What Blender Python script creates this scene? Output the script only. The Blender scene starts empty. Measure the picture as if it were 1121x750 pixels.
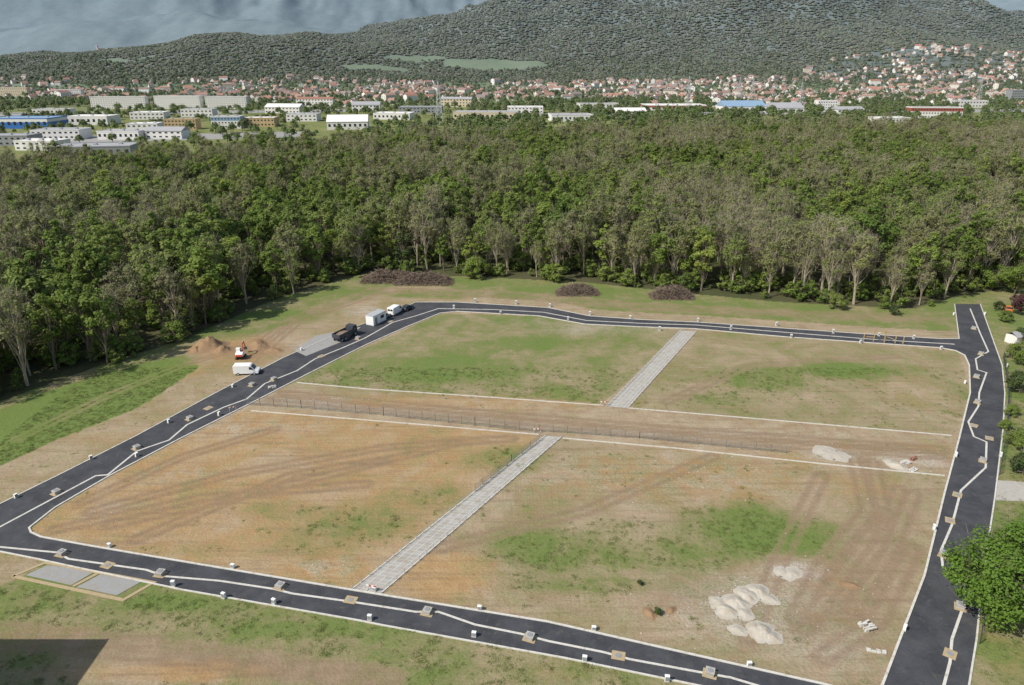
import bpy, math, random
import numpy as np
from mathutils import Vector, noise as mnoise
random.seed(7); rng=np.random.default_rng(11)
scene=bpy.context.scene
COL=scene.collection
# ---------------------------------------------------------------- survey: camera calibration -> ground metres
CH=65.0; PITCH=math.radians(21.4); F=780.0
cp,sp=math.cos(PITCH),math.sin(PITCH)
def G(u,v):
    dx=(u-560.5)/F; dy=(375-v)/F
    dn=sp-dy*cp
    return (CH*dx/dn, CH*(cp+dy*sp)/dn)
def mpp(v):
    dn=sp-((375-v)/F)*cp
    return CH/(F*dn), CH/(F*dn*dn)
def heading(a,b):
    p=G(*a);q=G(*b); return math.atan2(q[1]-p[1],q[0]-p[0])
# ---------------------------------------------------------------- node helpers
class MB:
    def __init__(s,name,rough=0.9,spec=0.2):
        s.m=bpy.data.materials.new(name); s.m.use_nodes=True; s.nt=s.m.node_tree
        s.b=s.nt.nodes['Principled BSDF']; s.b.inputs['Roughness'].default_value=rough
        s.b.inputs['Specular IOR Level'].default_value=spec
    def n(s,t,**k):
        nd=s.nt.nodes.new(t)
        for a,b in k.items(): setattr(nd,a,b)
        return nd
    def l(s,a,b): s.nt.links.new(a,b)
    def setin(s,sock,v):
        if isinstance(v,bpy.types.NodeSocket): s.l(v,sock)
        else:
            if sock.type=='RGBA' and len(v)==3: v=(*v,1)
            sock.default_value=v
    def pos(s): return s.n('ShaderNodeNewGeometry').outputs['Position']
    def noise(s,scale,detail=4,rough=.55,vec=None,dist=0):
        nd=s.n('ShaderNodeTexNoise'); nd.inputs['Scale'].default_value=scale
        nd.inputs['Detail'].default_value=detail; nd.inputs['Roughness'].default_value=rough
        nd.inputs['Distortion'].default_value=dist
        s.l(vec if vec is not None else s.pos(),nd.inputs['Vector']); return nd.outputs['Fac']
    def mix(s,f,a,b,mode='MIX'):
        nd=s.n('ShaderNodeMix',data_type='RGBA',blend_type=mode)
        s.setin(nd.inputs[0],f); s.setin(nd.inputs[6],a); s.setin(nd.inputs[7],b); return nd.outputs[2]
    def math(s,op,a,b=0.0,c=0.0):
        nd=s.n('ShaderNodeMath',operation=op)
        s.setin(nd.inputs[0],a); s.setin(nd.inputs[1],b); s.setin(nd.inputs[2],c); return nd.outputs[0]
    def mr(s,v,a,b,c=0.0,d=1.0,smooth=True):
        nd=s.n('ShaderNodeMapRange'); nd.interpolation_type='SMOOTHSTEP' if smooth else 'LINEAR'
        s.setin(nd.inputs[0],v)
        for i,x in enumerate((a,b,c,d)): nd.inputs[i+1].default_value=x
        return nd.outputs[0]
    def attr(s,name):
        nd=s.n('ShaderNodeAttribute',attribute_name=name); return nd.outputs['Fac']
    def color(s,c): s.setin(s.b.inputs['Base Color'],c)
    def bump(s,h,strength=.3,dist=.1):
        nd=s.n('ShaderNodeBump'); s.setin(nd.inputs['Strength'],strength); nd.inputs['Distance'].default_value=dist
        s.l(h,nd.inputs['Height']); s.l(nd.outputs[0],s.b.inputs['Normal'])
def simple(name,c,rough=.7,var=.15,scale=2.0,spec=.2,metal=0):
    k=MB(name,rough,spec); k.b.inputs['Metallic'].default_value=metal
    nz=k.noise(scale,5,.6)
    k.color(k.mix(nz,tuple(x*(1-var) for x in c),tuple(min(1,x*(1+var)) for x in c)))
    return k.m
# ---------------------------------------------------------------- materials
def ground_mat():
    k=MB('ground_soil_grass',.95,.1)
    g,p,o,f,t,h=[k.attr(a) for a in ('grass','pale','ochre','forest','track','haze_tint')]
    n2=k.noise(.33,9,.70); n3=k.noise(2.6,5,.7); nb=k.noise(.085,8,.70,dist=.5); n4=k.noise(7,3,.7)
    mp=k.n('ShaderNodeMapping'); mp.inputs['Rotation'].default_value=(0,0,math.radians(7)); mp.inputs['Scale'].default_value=(.07,1.1,1)
    k.l(k.pos(),mp.inputs[0]); st=k.noise(1,5,.6,mp.outputs[0],dist=.3)
    soil=k.mix(k.mr(nb,.35,.65),(.35,.27,.18),(.265,.195,.12))
    soil=k.mix(k.mr(n2,.38,.7),soil,(.42,.34,.235))
    of=k.mr(k.math('ADD',o,k.math('MULTIPLY',k.math('SUBTRACT',nb,.5),2.0)),.2,.9,0,.9)
    soil=k.mix(of,soil,k.mix(k.mr(n2,.3,.7),(.35,.215,.095),(.43,.29,.145)))
    pf=k.mr(k.math('ADD',p,k.math('MULTIPLY',k.math('SUBTRACT',n2,.5),2.0)),.25,1.05)
    soil=k.mix(pf,soil,k.mix(k.mr(n3,.35,.65),(.49,.44,.375),(.36,.31,.25)))
    soil=k.mix(k.mr(st,.45,.72,0,.5),soil,(.20,.145,.09))
    soil=k.mix(k.mr(n3,.4,.75,0,.45),soil,(.16,.12,.075))
    soil=k.mix(k.math('MULTIPLY',t,k.mr(n2,.25,.7,.3,1)),soil,(.205,.14,.09))
    gs=k.math('ADD',k.math('ADD',g,k.math('MULTIPLY',k.math('SUBTRACT',n2,.5),1.7)),k.math('MULTIPLY',k.math('SUBTRACT',nb,.5),1.5))
    gf=k.mr(gs,.12,.85,0,.95,False)
    gc=k.mix(k.mr(k.math('ADD',g,k.math('MULTIPLY',k.math('SUBTRACT',nb,.5),2.2)),.35,1.2),(.195,.19,.075),(.125,.19,.042))
    gc=k.mix(k.mr(n3,.35,.72,0,.6),gc,(.085,.11,.035))
    gc=k.mix(k.mr(n4,.48,.75,0,.35),gc,(.26,.24,.125))
    c=k.mix(gf,soil,gc)
    fn=k.mr(k.noise(.012,8,.7),.35,.65)
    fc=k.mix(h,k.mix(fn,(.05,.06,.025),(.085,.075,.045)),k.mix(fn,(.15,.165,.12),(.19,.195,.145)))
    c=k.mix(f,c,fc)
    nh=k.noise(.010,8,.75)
    c=k.mix(h,c,k.mix(k.mr(nh,.35,.65),(.135,.185,.225),(.165,.215,.255)))  # aerial haze painted into the ground colour, bluer with distance
    k.color(c)
    k.bump(k.math('ADD',k.math('MULTIPLY',n2,1.5),k.math('MULTIPLY',n3,.35)),k.mr(h,0,.1,.55,0),.4)
    return k.m
def asphalt_mat():
    k=MB('asphalt',.85,.25)
    nb=k.noise(.25,6,.65); nf=k.noise(9,4,.7); nd=k.noise(.9,7,.75)
    c=k.mix(k.mr(nb,.3,.7),(.033,.035,.041),(.065,.067,.074))
    c=k.mix(k.mr(nf,.4,.75,0,.5),c,(.09,.09,.092))
    c=k.mix(k.mr(nd,.52,.80,0,.6),c,(.17,.145,.115))
    k.color(c); k.bump(nf,.3,.02); return k.m
def concrete_mat(name,c,sc=1.2,dirt=(.28,.22,.15),lo=.45):
    k=MB(name,.9,.15)
    nb=k.noise(sc,7,.7); nf=k.noise(6,4,.7)
    x=k.mix(k.mr(nf,.3,.7),tuple(a*.85 for a in c),c)
    x=k.mix(k.mr(nb,lo,.78,0,.8),x,dirt)
    k.color(x); k.bump(nf,.3,.03); return k.m
def paver_mat():
    k=MB('gravel_grid_paving',.9,.15)
    tc=k.n('ShaderNodeTexCoord'); br=k.n('ShaderNodeTexBrick'); br.offset=0
    k.l(tc.outputs['UV'],br.inputs['Vector'])
    br.inputs['Scale'].default_value=1; br.inputs['Brick Width'].default_value=.8; br.inputs['Row Height'].default_value=.8
    br.inputs['Mortar Size'].default_value=.05
    br.inputs['Color1'].default_value=(.38,.37,.34,1); br.inputs['Color2'].default_value=(.31,.30,.275,1); br.inputs['Mortar'].default_value=(.48,.46,.42,1)
    nb=k.noise(.7,6,.7)
    c=k.mix(k.mr(nb,.42,.72,0,.65),br.outputs['Color'],(.30,.245,.17)); k.color(c); return k.m
def leaf_mat(name,cols,haze_tint=False,trans=.4):
    k=MB(name,.6,.2)
    oi=k.n('ShaderNodeObjectInfo'); rp=k.n('ShaderNodeValToRGB')
    k.l(oi.outputs['Random'],rp.inputs[0])
    els=rp.color_ramp.elements
    while len(els)<len(cols): els.new(.5)
    for i,c in enumerate(cols):
        els[i].position=i/(len(cols)-1); els[i].color=(*c,1)
    nz=k.noise(.8 if not haze_tint else .02,4,.6)
    c=k.mix(k.mr(nz,.40,.80,0,.5),rp.outputs[0],(.07,.095,.025) if not haze_tint else (.12,.125,.08))
    if haze_tint:
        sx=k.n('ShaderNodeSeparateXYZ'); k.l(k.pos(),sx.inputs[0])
        c=k.mix(k.mr(sx.outputs[1],900,4300,.0,.85,False),c,(.255,.295,.31))  # far leaves tinted towards haze colour by world Y; no real air volume
    k.color(c)
    if trans>0:
        tr=k.n('ShaderNodeBsdfTranslucent'); k.l(c,tr.inputs[0])
        mx=k.n('ShaderNodeMixShader'); mx.inputs[0].default_value=trans
        out=[n for n in k.nt.nodes if n.type=='OUTPUT_MATERIAL'][0]
        k.l(k.b.outputs[0],mx.inputs[1]); k.l(tr.outputs[0],mx.inputs[2]); k.l(mx.outputs[0],out.inputs[0])
    return k.m
MG=ground_mat(); MA=asphalt_mat()
MKERB=concrete_mat('kerb_concrete',(.60,.58,.53)); MCON=concrete_mat('concrete',(.42,.40,.36))
MPAD=concrete_mat('sand_pad',(.42,.33,.20),2,(.28,.21,.12)); MPAV=paver_mat()
MSLAB=concrete_mat('slab_concrete',(.31,.31,.30),.6)
MGRAV=concrete_mat('pale_gravel',(.47,.435,.37),.8,(.34,.28,.205),.36)
MBARK=simple('bark',(.17,.145,.11),.95,.35,1.5,.05)
MBARKL=simple('pale_bark',(.32,.28,.21),.95,.3,1.5,.05)
MWOOD=simple('timber',(.38,.27,.14),.8,.25,3)
MBRUSH=simple('brushwood',(.20,.155,.12),.95,.5,.8,.05)
MSOIL=concrete_mat('loose_soil',(.29,.19,.11),.8,(.18,.12,.07))
MGLASS=simple('dark_glass',(.025,.03,.038),.12,.1,1,.6)
MWHITE=simple('white_paint',(.78,.78,.77),.35,.03,1,.5)
MRED=simple('red_paint',(.50,.08,.04),.4,.08,1,.4); MORNG=simple('orange_paint',(.62,.17,.03),.4,.08,1,.4)
MBLK=simple('rubber',(.03,.03,.03),.8,.2); MGREY=simple('grey_steel',(.25,.26,.27),.5,.15,2,.4)
MDKS=simple('dark_paint',(.05,.055,.065),.4,.15,2,.4); MGALV=simple('galvanised_steel',(.40,.41,.42),.45,.1,2,.4)
MMESH=simple('weathered_mesh_steel',(.20,.20,.19),.7,.15,2,.2)
MBLUE=simple('blue_cladding',(.04,.15,.42),.5,.08,.3,.3)
MREN=simple('white_render',(.68,.66,.63),.85,.06,.2); MCREAM=simple('cream_render',(.56,.48,.36),.85,.08,.2)
MOCH=simple('ochre_render',(.48,.36,.20),.85,.08,.2); MGROOF=simple('grey_roof',(.33,.33,.34),.8,.12,.1)
MBROOF=simple('pale_blue_roof',(.22,.32,.44),.6,.1,.1); MTILE=simple('clay_tile',(.30,.15,.11),.85,.25,.8); MTANR=simple('tan_roof',(.36,.28,.19),.85,.1,.1); MBAND=simple('dark_red_cladding',(.30,.09,.07),.7,.1,.5)
def ramp_mat(name,cols):
    k=MB(name,.85,.15); oi=k.n('ShaderNodeObjectInfo'); rp=k.n('ShaderNodeValToRGB'); k.l(oi.outputs['Random'],rp.inputs[0])
    e=rp.color_ramp.elements
    while len(e)<len(cols): e.new(.5)
    for i,c in enumerate(cols): e[i].position=i/(len(cols)-1); e[i].color=(*c,1)
    k.color(rp.outputs[0]); return k.m
MHW=ramp_mat('house_render',[(.74,.73,.71),(.66,.64,.60),(.58,.52,.43),(.72,.71,.69),(.62,.60,.58)])
MHR=ramp_mat('house_roof_tiles',[(.32,.16,.12),(.23,.155,.13),(.36,.21,.16),(.20,.18,.18),(.30,.16,.13),(.20,.155,.145),(.33,.19,.15)])
LGREEN=leaf_mat('leaves_fresh',[(.15,.235,.045),(.25,.33,.07),(.18,.255,.055),(.29,.355,.095),(.12,.19,.038)],trans=.45)
LYELL=leaf_mat('leaves_yellow_green',[(.33,.38,.09),(.28,.37,.07)],trans=.45)
LOLIVE=leaf_mat('leaves_budding',[(.235,.27,.095),(.295,.30,.125),(.22,.28,.075),(.28,.265,.145),(.26,.31,.095)],trans=.45)
LDARK=leaf_mat('leaves_dark',[(.05,.085,.025),(.065,.105,.028),(.055,.075,.024)],trans=.25)
LPURP=leaf_mat('leaves_copper',[(.08,.025,.04),(.09,.03,.04)],trans=.2)
LBIG=leaf_mat('leaves_oak',[(.15,.26,.035),(.135,.235,.035)])
LHILL=leaf_mat('leaves_hillside',[(.20,.19,.12),(.17,.205,.095),(.235,.205,.145),(.145,.18,.08),(.22,.25,.11)],haze_tint=True,trans=.35)
LTOWN=leaf_mat('leaves_town',[(.13,.18,.06),(.17,.225,.075),(.11,.15,.06),(.21,.235,.105)],haze_tint=True,trans=.35)
LGT=leaf_mat('grass_blades',[(.15,.22,.045),(.21,.23,.08),(.17,.24,.05),(.25,.24,.12)],trans=.4)
# ---------------------------------------------------------------- mesh helpers
def mesh_obj(name,v,f,mats,parent=None,midx=None,smooth=False,link=True,loc=None,rz=0):
    me=bpy.data.meshes.new(name); me.from_pydata([tuple(map(float,a)) for a in v],[],[tuple(map(int,a)) for a in f])
    for m in (mats if isinstance(mats,(list,tuple)) else [mats]): me.materials.append(m)
    if midx is not None: me.polygons.foreach_set('material_index',np.array(midx,dtype=np.int32))
    if smooth: me.polygons.foreach_set('use_smooth',np.ones(len(me.polygons),bool))
    me.update(); ob=bpy.data.objects.new(name,me)
    if link: COL.objects.link(ob)
    if parent: ob.parent=parent
    if loc: ob.location=loc
    ob.rotation_euler[2]=rz
    return ob
def empty(name,loc,rz=0):
    e=bpy.data.objects.new(name,None); COL.objects.link(e); e.location=loc; e.rotation_euler[2]=rz; e.empty_display_size=.5; return e
def bevel(ob,w,seg=2):
    b=ob.modifiers.new('bevel','BEVEL'); b.width=w; b.segments=seg; b.limit_method='ANGLE'; return ob
def box(name,s,c,mat,parent=None,bev=0,rot=None):
    x,y,z=s[0]/2,s[1]/2,s[2]/2
    v=[(-x,-y,-z),(x,-y,-z),(x,y,-z),(-x,y,-z),(-x,-y,z),(x,-y,z),(x,y,z),(-x,y,z)]
    f=[(0,3,2,1),(4,5,6,7),(0,1,5,4),(1,2,6,5),(2,3,7,6),(3,0,4,7)]
    ob=mesh_obj(name,v,f,mat,parent); ob.location=c
    if rot: ob.rotation_euler=rot
    if bev: bevel(ob,bev)
    return ob
def prism(name,prof,w,mat,parent=None,bev=0,y0=0):
    """side profile in x,z extruded across y"""
    n=len(prof); v=[(p[0],y0-w/2,p[1]) for p in prof]+[(p[0],y0+w/2,p[1]) for p in prof]
    f=[tuple(range(n)),tuple(range(2*n-1,n-1,-1))]+[(i,i+n,(i+1)%n+n,(i+1)%n) for i in range(n)]
    ob=mesh_obj(name,v,f,mat,parent)
    if bev: bevel(ob,bev)
    return ob
def cyl(name,r,h,c,mat,parent=None,axis='Z',n=20,r2=None,bev=0):
    r2=r if r2 is None else r2; v=[];f=[]
    for k,(rr,z) in enumerate(((r,-h/2),(r2,h/2))):
        for i in range(n):
            a=2*math.pi*i/n; p=(rr*math.cos(a),rr*math.sin(a),z)
            if axis=='Y': p=(p[0],p[2],p[1])
            if axis=='X': p=(p[2],p[0],p[1])
            v.append(p)
    f=[(i,(i+1)%n,(i+1)%n+n,i+n) for i in range(n)]+[tuple(range(n-1,-1,-1)),tuple(range(n,2*n))]
    ob=mesh_obj(name,v,f,mat,parent); ob.location=c
    if bev: bevel(ob,bev)
    return ob
def tube(V,Fc,p0,p1,r0,r1,n=5):
    p0=np.array(p0,float);p1=np.array(p1,float); d=p1-p0; L=np.linalg.norm(d)
    if L<1e-6: return 0
    d/=L; a=np.cross(d,(0,0,1) if abs(d[2])<.9 else (1,0,0)); a/=np.linalg.norm(a); b=np.cross(d,a); s=len(V)
    for p,r in ((p0,r0),(p1,r1)):
        for i in range(n):
            t=2*math.pi*i/n; V.append(tuple(p+r*(math.cos(t)*a+math.sin(t)*b)))
    for i in range(n): Fc.append((s+i,s+(i+1)%n,s+n+(i+1)%n,s+n+i))
    return n
def offs(pts,d,closed=False):
    P=[np.array(p[:2],float) for p in pts]; n=len(P); out=[]
    for i in range(n):
        if closed: a,b,c=P[i-1],P[i],P[(i+1)%n]
        else: a,b,c=P[max(i-1,0)],P[i],P[min(i+1,n-1)]
        t1=b-a; t2=c-b
        if np.linalg.norm(t1)<1e-6:t1=t2
        if np.linalg.norm(t2)<1e-6:t2=t1
        t1=t1/np.linalg.norm(t1); t2=t2/np.linalg.norm(t2)
        n1=np.array((-t1[1],t1[0])); n2=np.array((-t2[1],t2[0])); m=n1+n2; m/=max(np.linalg.norm(m),1e-6)
        k=min(1/max(m@n1,.4),1.8); out.append(b+m*d*k)
    return out
def ribbon(name,pts,w,z0,z1,mat,closed=False,off=0):
    L=offs(pts,off+w/2,closed); R=offs(pts,off-w/2,closed); n=len(L); v=[]
    for i in range(n):
        v+= [(L[i][0],L[i][1],z0),(R[i][0],R[i][1],z0),(R[i][0],R[i][1],z1),(L[i][0],L[i][1],z1)]
    f=[]
    for i in range(n if closed else n-1):
        a=4*i;b=4*((i+1)%n)
        for k in range(4): f.append((a+k,b+k,b+(k+1)%4,a+(k+1)%4))
    if not closed: f+=[(0,1,2,3),(4*n-1,4*n-2,4*n-3,4*n-4)]
    return mesh_obj(name,v,f,mat)
def inpoly(X,Y,poly):
    r=np.zeros(X.shape,bool); n=len(poly)
    for i in range(n):
        x1,y1=poly[i];x2,y2=poly[(i+1)%n]
        c=((y1>Y)!=(y2>Y)); 
        xi=(x2-x1)*(Y-y1)/(y2-y1 if y2!=y1 else 1e-9)+x1
        r^= c&(X<xi)
    return r
# ---------------------------------------------------------------- terrain height
def H(X,Y):
    X=np.asarray(X,float);Y=np.asarray(Y,float)
    def g(cx,cy,sx,sy,a): return a*np.exp(-((X-cx)**2/(2*sx*sx)+(Y-cy)**2/(2*sy*sy)))
    z=g(-950,2650,360,330,96)+g(-1750,2750,480,350,74)+g(725,3800,1000,680,520)+g(1500,2450,460,330,48)+g(-150,2850,500,300,22)+g(2300,4200,700,600,200)
    z=z+g(-2300,5200,1300,450,360)+g(-4300,6500,1700,450,560)+g(-5200,8600,3300,1200,1700)+g(-1500,8700,2000,1000,1500)+g(5200,7000,2300,1300,1150)
    z=np.maximum(0,z-7)
    out=z.copy(); idx=np.nonzero(z>0.5)
    xs=X[idx];ys=Y[idx];zs=z[idx]; nz=np.empty(len(xs)); nb=np.empty(len(xs))
    for i in range(len(xs)):
        k=1 if ys[i]<4500 else 1.5
        nz[i]=mnoise.fractal(Vector((xs[i]/420/k,ys[i]/620/k,3.1)),1.0,2.0,5)
        nb[i]=mnoise.noise(Vector((xs[i]/1100,ys[i]/1700,7.7)))
    out[idx]=zs*(1+.2*nb)+nz*np.minimum(zs*.24,np.where(ys>4500,240,120))
    return np.maximum(out,0)
# ---------------------------------------------------------------- layout polygons (ground metres)
ringpx=[((32,578),(-45,588)),((60,556),(0,552)),((120,521),(65,520)),((200,479),(150,477)),((272,443),(235,431)),((340,408),(310,392)),((400,378),(375,363)),((445,358),(425,345)),((482,343),(455,331)),
((500,341),(500,331)),((590,346),(600,337)),((640,355),(645,346)),((700,358),(700,350)),((760,360),(765,353)),((860,369),(865,360)),((960,376),(965,367)),((1030,381),(1030,371)),((1046,384),(1050,371)),
((1056,389),(1088,375)),((1061,400),(1097,400)),((1062,430),(1100,430)),((1050,480),(1098,470)),((1034,540),(1089,545)),((1012,630),(1076,630)),((985,700),(1069,700)),((966,750),(1060,755)),((955,764),(1050,815)),
((905,750),(900,781)),((750,715),(770,752)),((600,681),(620,721)),((415,651),(420,685)),((385,646),(390,679)),((200,615),(200,646)),((100,598),(100,625)),((45,588),(40,612)),((34,583),(0,604))]
INN=[G(*a) for a,b in ringpx]; OUT=[G(*b) for a,b in ringpx]
def P(*a): return [G(*q) for q in a]
LL=P((32,578),(120,521),(272,447),(590,476),(385,646),(200,615),(45,588))
LR=P((615,480),(1035,521),(1012,630),(955,764),(750,715),(415,651))
UL=P((340,409),(482,343),(590,346),(745,362),(660,442),(325,419))
UR=P((765,362),(860,369),(1050,385),(1062,430),(1045,477),(690,447))
SLABS=P((10,632),(50,614),(170,638),(135,660))
FOREST=[(-330,120),(-190,118)]+P((-60,462),(0,440),(55,420),(110,400),(200,372),(300,328),(375,306),(400,300),(520,303),(640,309),(760,322),(860,331),(1000,338),(1042,326),(1085,318),(1180,312))+[(330,260),(520,560),(520,660),(250,640),(60,600),(-60,560),(-170,500),(-260,430),(-420,400),(-460,300)]
FIELD=P((-60,560),(0,510),(60,482),(150,447),(218,402),(205,388),(150,400),(60,425),(0,448),(-60,470))
EL=[]
def E(a,u,v,du,dv,s):
    mx,my=mpp(v); c=G(u,v); EL.append((a,c[0],c[1],du*mx,dv*my,s))
for a in [('grass',390,575,90,30,.62),('grass',560,505,55,18,.7),('grass',480,545,60,20,.55),('grass',310,560,70,14,.5),('grass',330,600,60,14,.5),('grass',200,600,60,10,.4),('pale',190,520,60,14,.45),('pale',280,470,120,10,.5),('pale',350,620,40,14,.6),('pale',120,560,50,14,.4),
 ('grass',600,600,90,30,.85),('grass',720,605,130,26,.78),('grass',830,585,95,34,1.0),('grass',810,565,70,14,.8),('grass',560,635,70,18,.6),('grass',660,640,130,14,.72),('grass',1000,600,20,60,.3),('grass',700,580,90,20,.6),
 ('ochre',750,520,200,35,.7),('pale',720,520,190,32,.5),('ochre',480,630,60,30,1.0),('ochre',920,530,80,20,.6),('pale',825,665,110,48,.75),('pale',870,625,40,14,.9),('pale',900,705,80,40,.6),('pale',770,650,60,22,.7),('ochre',900,640,50,30,.45),('dark',920,660,60,50,.35),('dark',745,650,50,18,.5),
 ('grass',470,403,150,22,.95),('grass',580,375,100,12,.95),('grass',520,425,130,10,.6),('pale',650,360,90,8,.8),('pale',600,352,80,6,.7),('grass',480,372,90,8,.6),('grass',640,400,70,14,.75),('grass',400,415,60,8,.8),
 ('grass',915,404,75,12,1.0),('grass',830,415,65,20,.85),('grass',800,385,40,12,.5),('grass',790,435,70,10,.7),('ochre',1000,430,50,25,.5),('pale',1000,455,50,12,.3),
 ('pale',912,497,26,6,1.2),('pale',1000,503,50,12,.7),('ochre',500,440,200,14,.6),('pale',350,440,60,9,.6),('pale',800,475,200,8,.45),
 ('grass',180,660,80,14,1.05),('grass',330,690,180,18,.85),('grass',520,735,160,16,.75),('grass',60,665,70,14,.7),('grass',30,720,60,20,.85),('ochre',190,735,120,14,.9),('ochre',600,735,60,14,.6),('ochre',60,690,60,10,.5),
 ('grass',300,345,60,10,1.1),('grass',620,318,130,7,1.05),('grass',800,335,130,6,.9),('grass',470,322,80,5,.9),('pale',600,314,20,3,.6),('ochre',265,382,50,13,1.0),('dark',270,385,42,8,.8),('ochre',200,405,30,12,.8),
 ('grass',1110,470,18,60,1.0),('grass',1105,350,20,20,.95),('pale',1108,537,22,9,1.2),('grass',1110,600,20,50,1.),('ochre',1095,715,30,30,.6),('grass',15,590,30,9,.1),
 ('pale',395,340,30,6,.7),('pale',350,378,30,6,1.0),('ochre',130,478,90,14,.5)]:
    E(*a)
TR=[P((935,500),(950,560),(900,620),(870,680)),P((955,505),(968,565),(925,625),(880,690)),P((100,560),(250,520),(420,490),(560,480)),P((60,580),(220,545),(400,530)),P((90,550),(200,500),(300,470)),P((150,590),(320,520),(440,500)),P((120,575),(300,535),(500,485)),
 P((270,400),(330,350),(420,320),(560,325),(700,338),(860,345),(1030,352)),P((262,392),(320,348),(410,316),(560,320),(700,333),(860,341),(1030,348)),
 P((300,436),(500,455),(760,480),(1030,500)),P((310,430),(500,449),(760,472),(1030,492)),P((20,480),(120,432),(200,400),(250,385)),P((1000,600),(960,680),(900,720)),P((480,600),(640,560),(780,500)),P((730,440),(820,400),(980,390)),P((0,700),(150,715),(400,745)),P((0,690),(160,706),(430,742)),P((900,520),(880,560),(850,620),(820,700)),P((1000,540),(975,600),(930,670)),P((985,535),(960,600),(915,665))]
def segd(X,Y,pl):
    d=np.full(X.shape,1e9)
    for (x1,y1),(x2,y2) in zip(pl[:-1],pl[1:]):
        dx,dy=x2-x1,y2-y1; t=np.clip(((X-x1)*dx+(Y-y1)*dy)/(dx*dx+dy*dy),0,1)
        d=np.minimum(d,np.hypot(X-x1-t*dx,Y-y1-t*dy))
    return d
MEAD=[(-60,2480,190,70),(-400,2380,100,36),(-1180,2300,80,30),(-300,2540,70,30)]
def meadow(X,Y):
    r=np.zeros(X.shape); w=30*np.sin(X/37+Y/51)+18*np.sin(X/17)
    for a,b,c,d in MEAD: r=np.maximum(r,np.clip((1.2-np.hypot((X+w-a)/c,(Y+w*.4-b)/d))*4,0,1))
    return r
def townhill_f(X,Y): return np.hypot((X-1420)/560,(Y-2200)/290)<1
def attrs(X,Y):
    A={k:np.zeros(X.shape) for k in ('grass','pale','ochre','forest','track','haze_tint','dark')}
    A['grass'][:]=.78
    A['grass'][(Y>560)]=.8
    A['grass'][(Y>1400)]=.95
    nearm=(Y<300)
    for pl,g,o in ((INN,.12,.25),(LL,.18,.75),(LR,.32,.2),(UL,.64,.1),(UR,.44,.2)):
        m=inpoly(X,Y,pl); A['grass'][m]=g; A['ochre'][m]=o
    ri=inpoly(X,Y,OUT)
    m=(~ri)&nearm
    d=segd(X,Y,OUT[:9]); m2=m&(d<17); A['grass'][m2]=.28; A['ochre'][m2]=.3
    d=segd(X,Y,OUT[9:18]); m2=m&(d<6); A['grass'][m2]=.2
    south=m&(Y<G(300,640)[1]); A['grass'][south]=.66
    m2=m&inpoly(X,Y,FIELD); A['grass'][m2]=1.25; A['ochre'][m2]=0
    for a,cx,cy,rx,ry,s in EL:
        dd=np.hypot((X-cx)/rx,(Y-cy)/ry); w=np.clip((1.6-dd)/1.2,0,1)*s
        if a=='dark': A['track']=np.maximum(A['track'],w)
        else: A[a]=np.maximum(A[a],w)
        if a in('ochre','pale') and s>.8: A['grass']=A['grass']*(1-np.clip(w,0,1))
    for pl in TR:
        dd=segd(X,Y,pl); w=np.clip(1.5-np.abs(dd-.9)/.6,0,1)*.85
        w=w*nearm; A['track']=np.maximum(A['track'],w); A['grass']=A['grass']*(1-.55*w)
    fm=inpoly(X,Y,FOREST); A['forest'][fm]=.9
    hz=H(X,Y); A['forest']=np.maximum(A['forest'],np.where((Y>1500)&(hz>16),1-meadow(X,Y),0))
    dist=np.hypot(X,Y); A['haze_tint']=np.clip(1-np.exp(-(dist-1100)/2500),0,.96)  # weight of the painted haze, grows with distance from the origin
    A['z']=hz
    return A
def axis(fine0,fine1,step,lo,hi,g,cap,far):
    a=list(np.arange(fine0,fine1+1e-6,step)); s=step
    x=a[-1]
    while x<hi: s=min(s*g,cap if x<far else cap*2.5); x+=s; a.append(x)
    s=step;x=a[0];b=[]
    while x>lo: s=min(s*g,cap if abs(x)<far else cap*2.5); x-=s; b.append(x)
    return np.array(b[::-1]+a)
ax=axis(-118,122,.7,-9500,9500,1.12,26,2600); ay=axis(50,262,.7,-400,10500,1.08,20,4300)
XX,YY=np.meshgrid(ax,ay); X=XX.ravel();Y=YY.ravel(); A=attrs(X,Y)
nx,ny=len(ax),len(ay); me=bpy.data.meshes.new('ground')
co=np.stack([X,Y,A['z']],1).astype(np.float32); me.vertices.add(nx*ny); me.vertices.foreach_set('co',co.ravel())
i=np.arange((ny-1)*(nx-1)); r=i//(nx-1); c=i%(nx-1); q=r*nx+c
F4=np.stack([q,q+1,q+nx+1,q+nx],1).astype(np.int32)
me.loops.add(F4.size); me.loops.foreach_set('vertex_index',F4.ravel()); me.polygons.add(len(F4)); me.polygons.foreach_set('loop_start',np.arange(0,F4.size,4,dtype=np.int32))
me.update(calc_edges=True); me.polygons.foreach_set('use_smooth',np.ones(len(F4),bool))
for k in ('grass','pale','ochre','forest','track','haze_tint'):
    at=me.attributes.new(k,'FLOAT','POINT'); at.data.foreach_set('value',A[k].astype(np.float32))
me.materials.append(MG); me.validate(); gob=bpy.data.objects.new('ground',me); COL.objects.link(gob)
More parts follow.
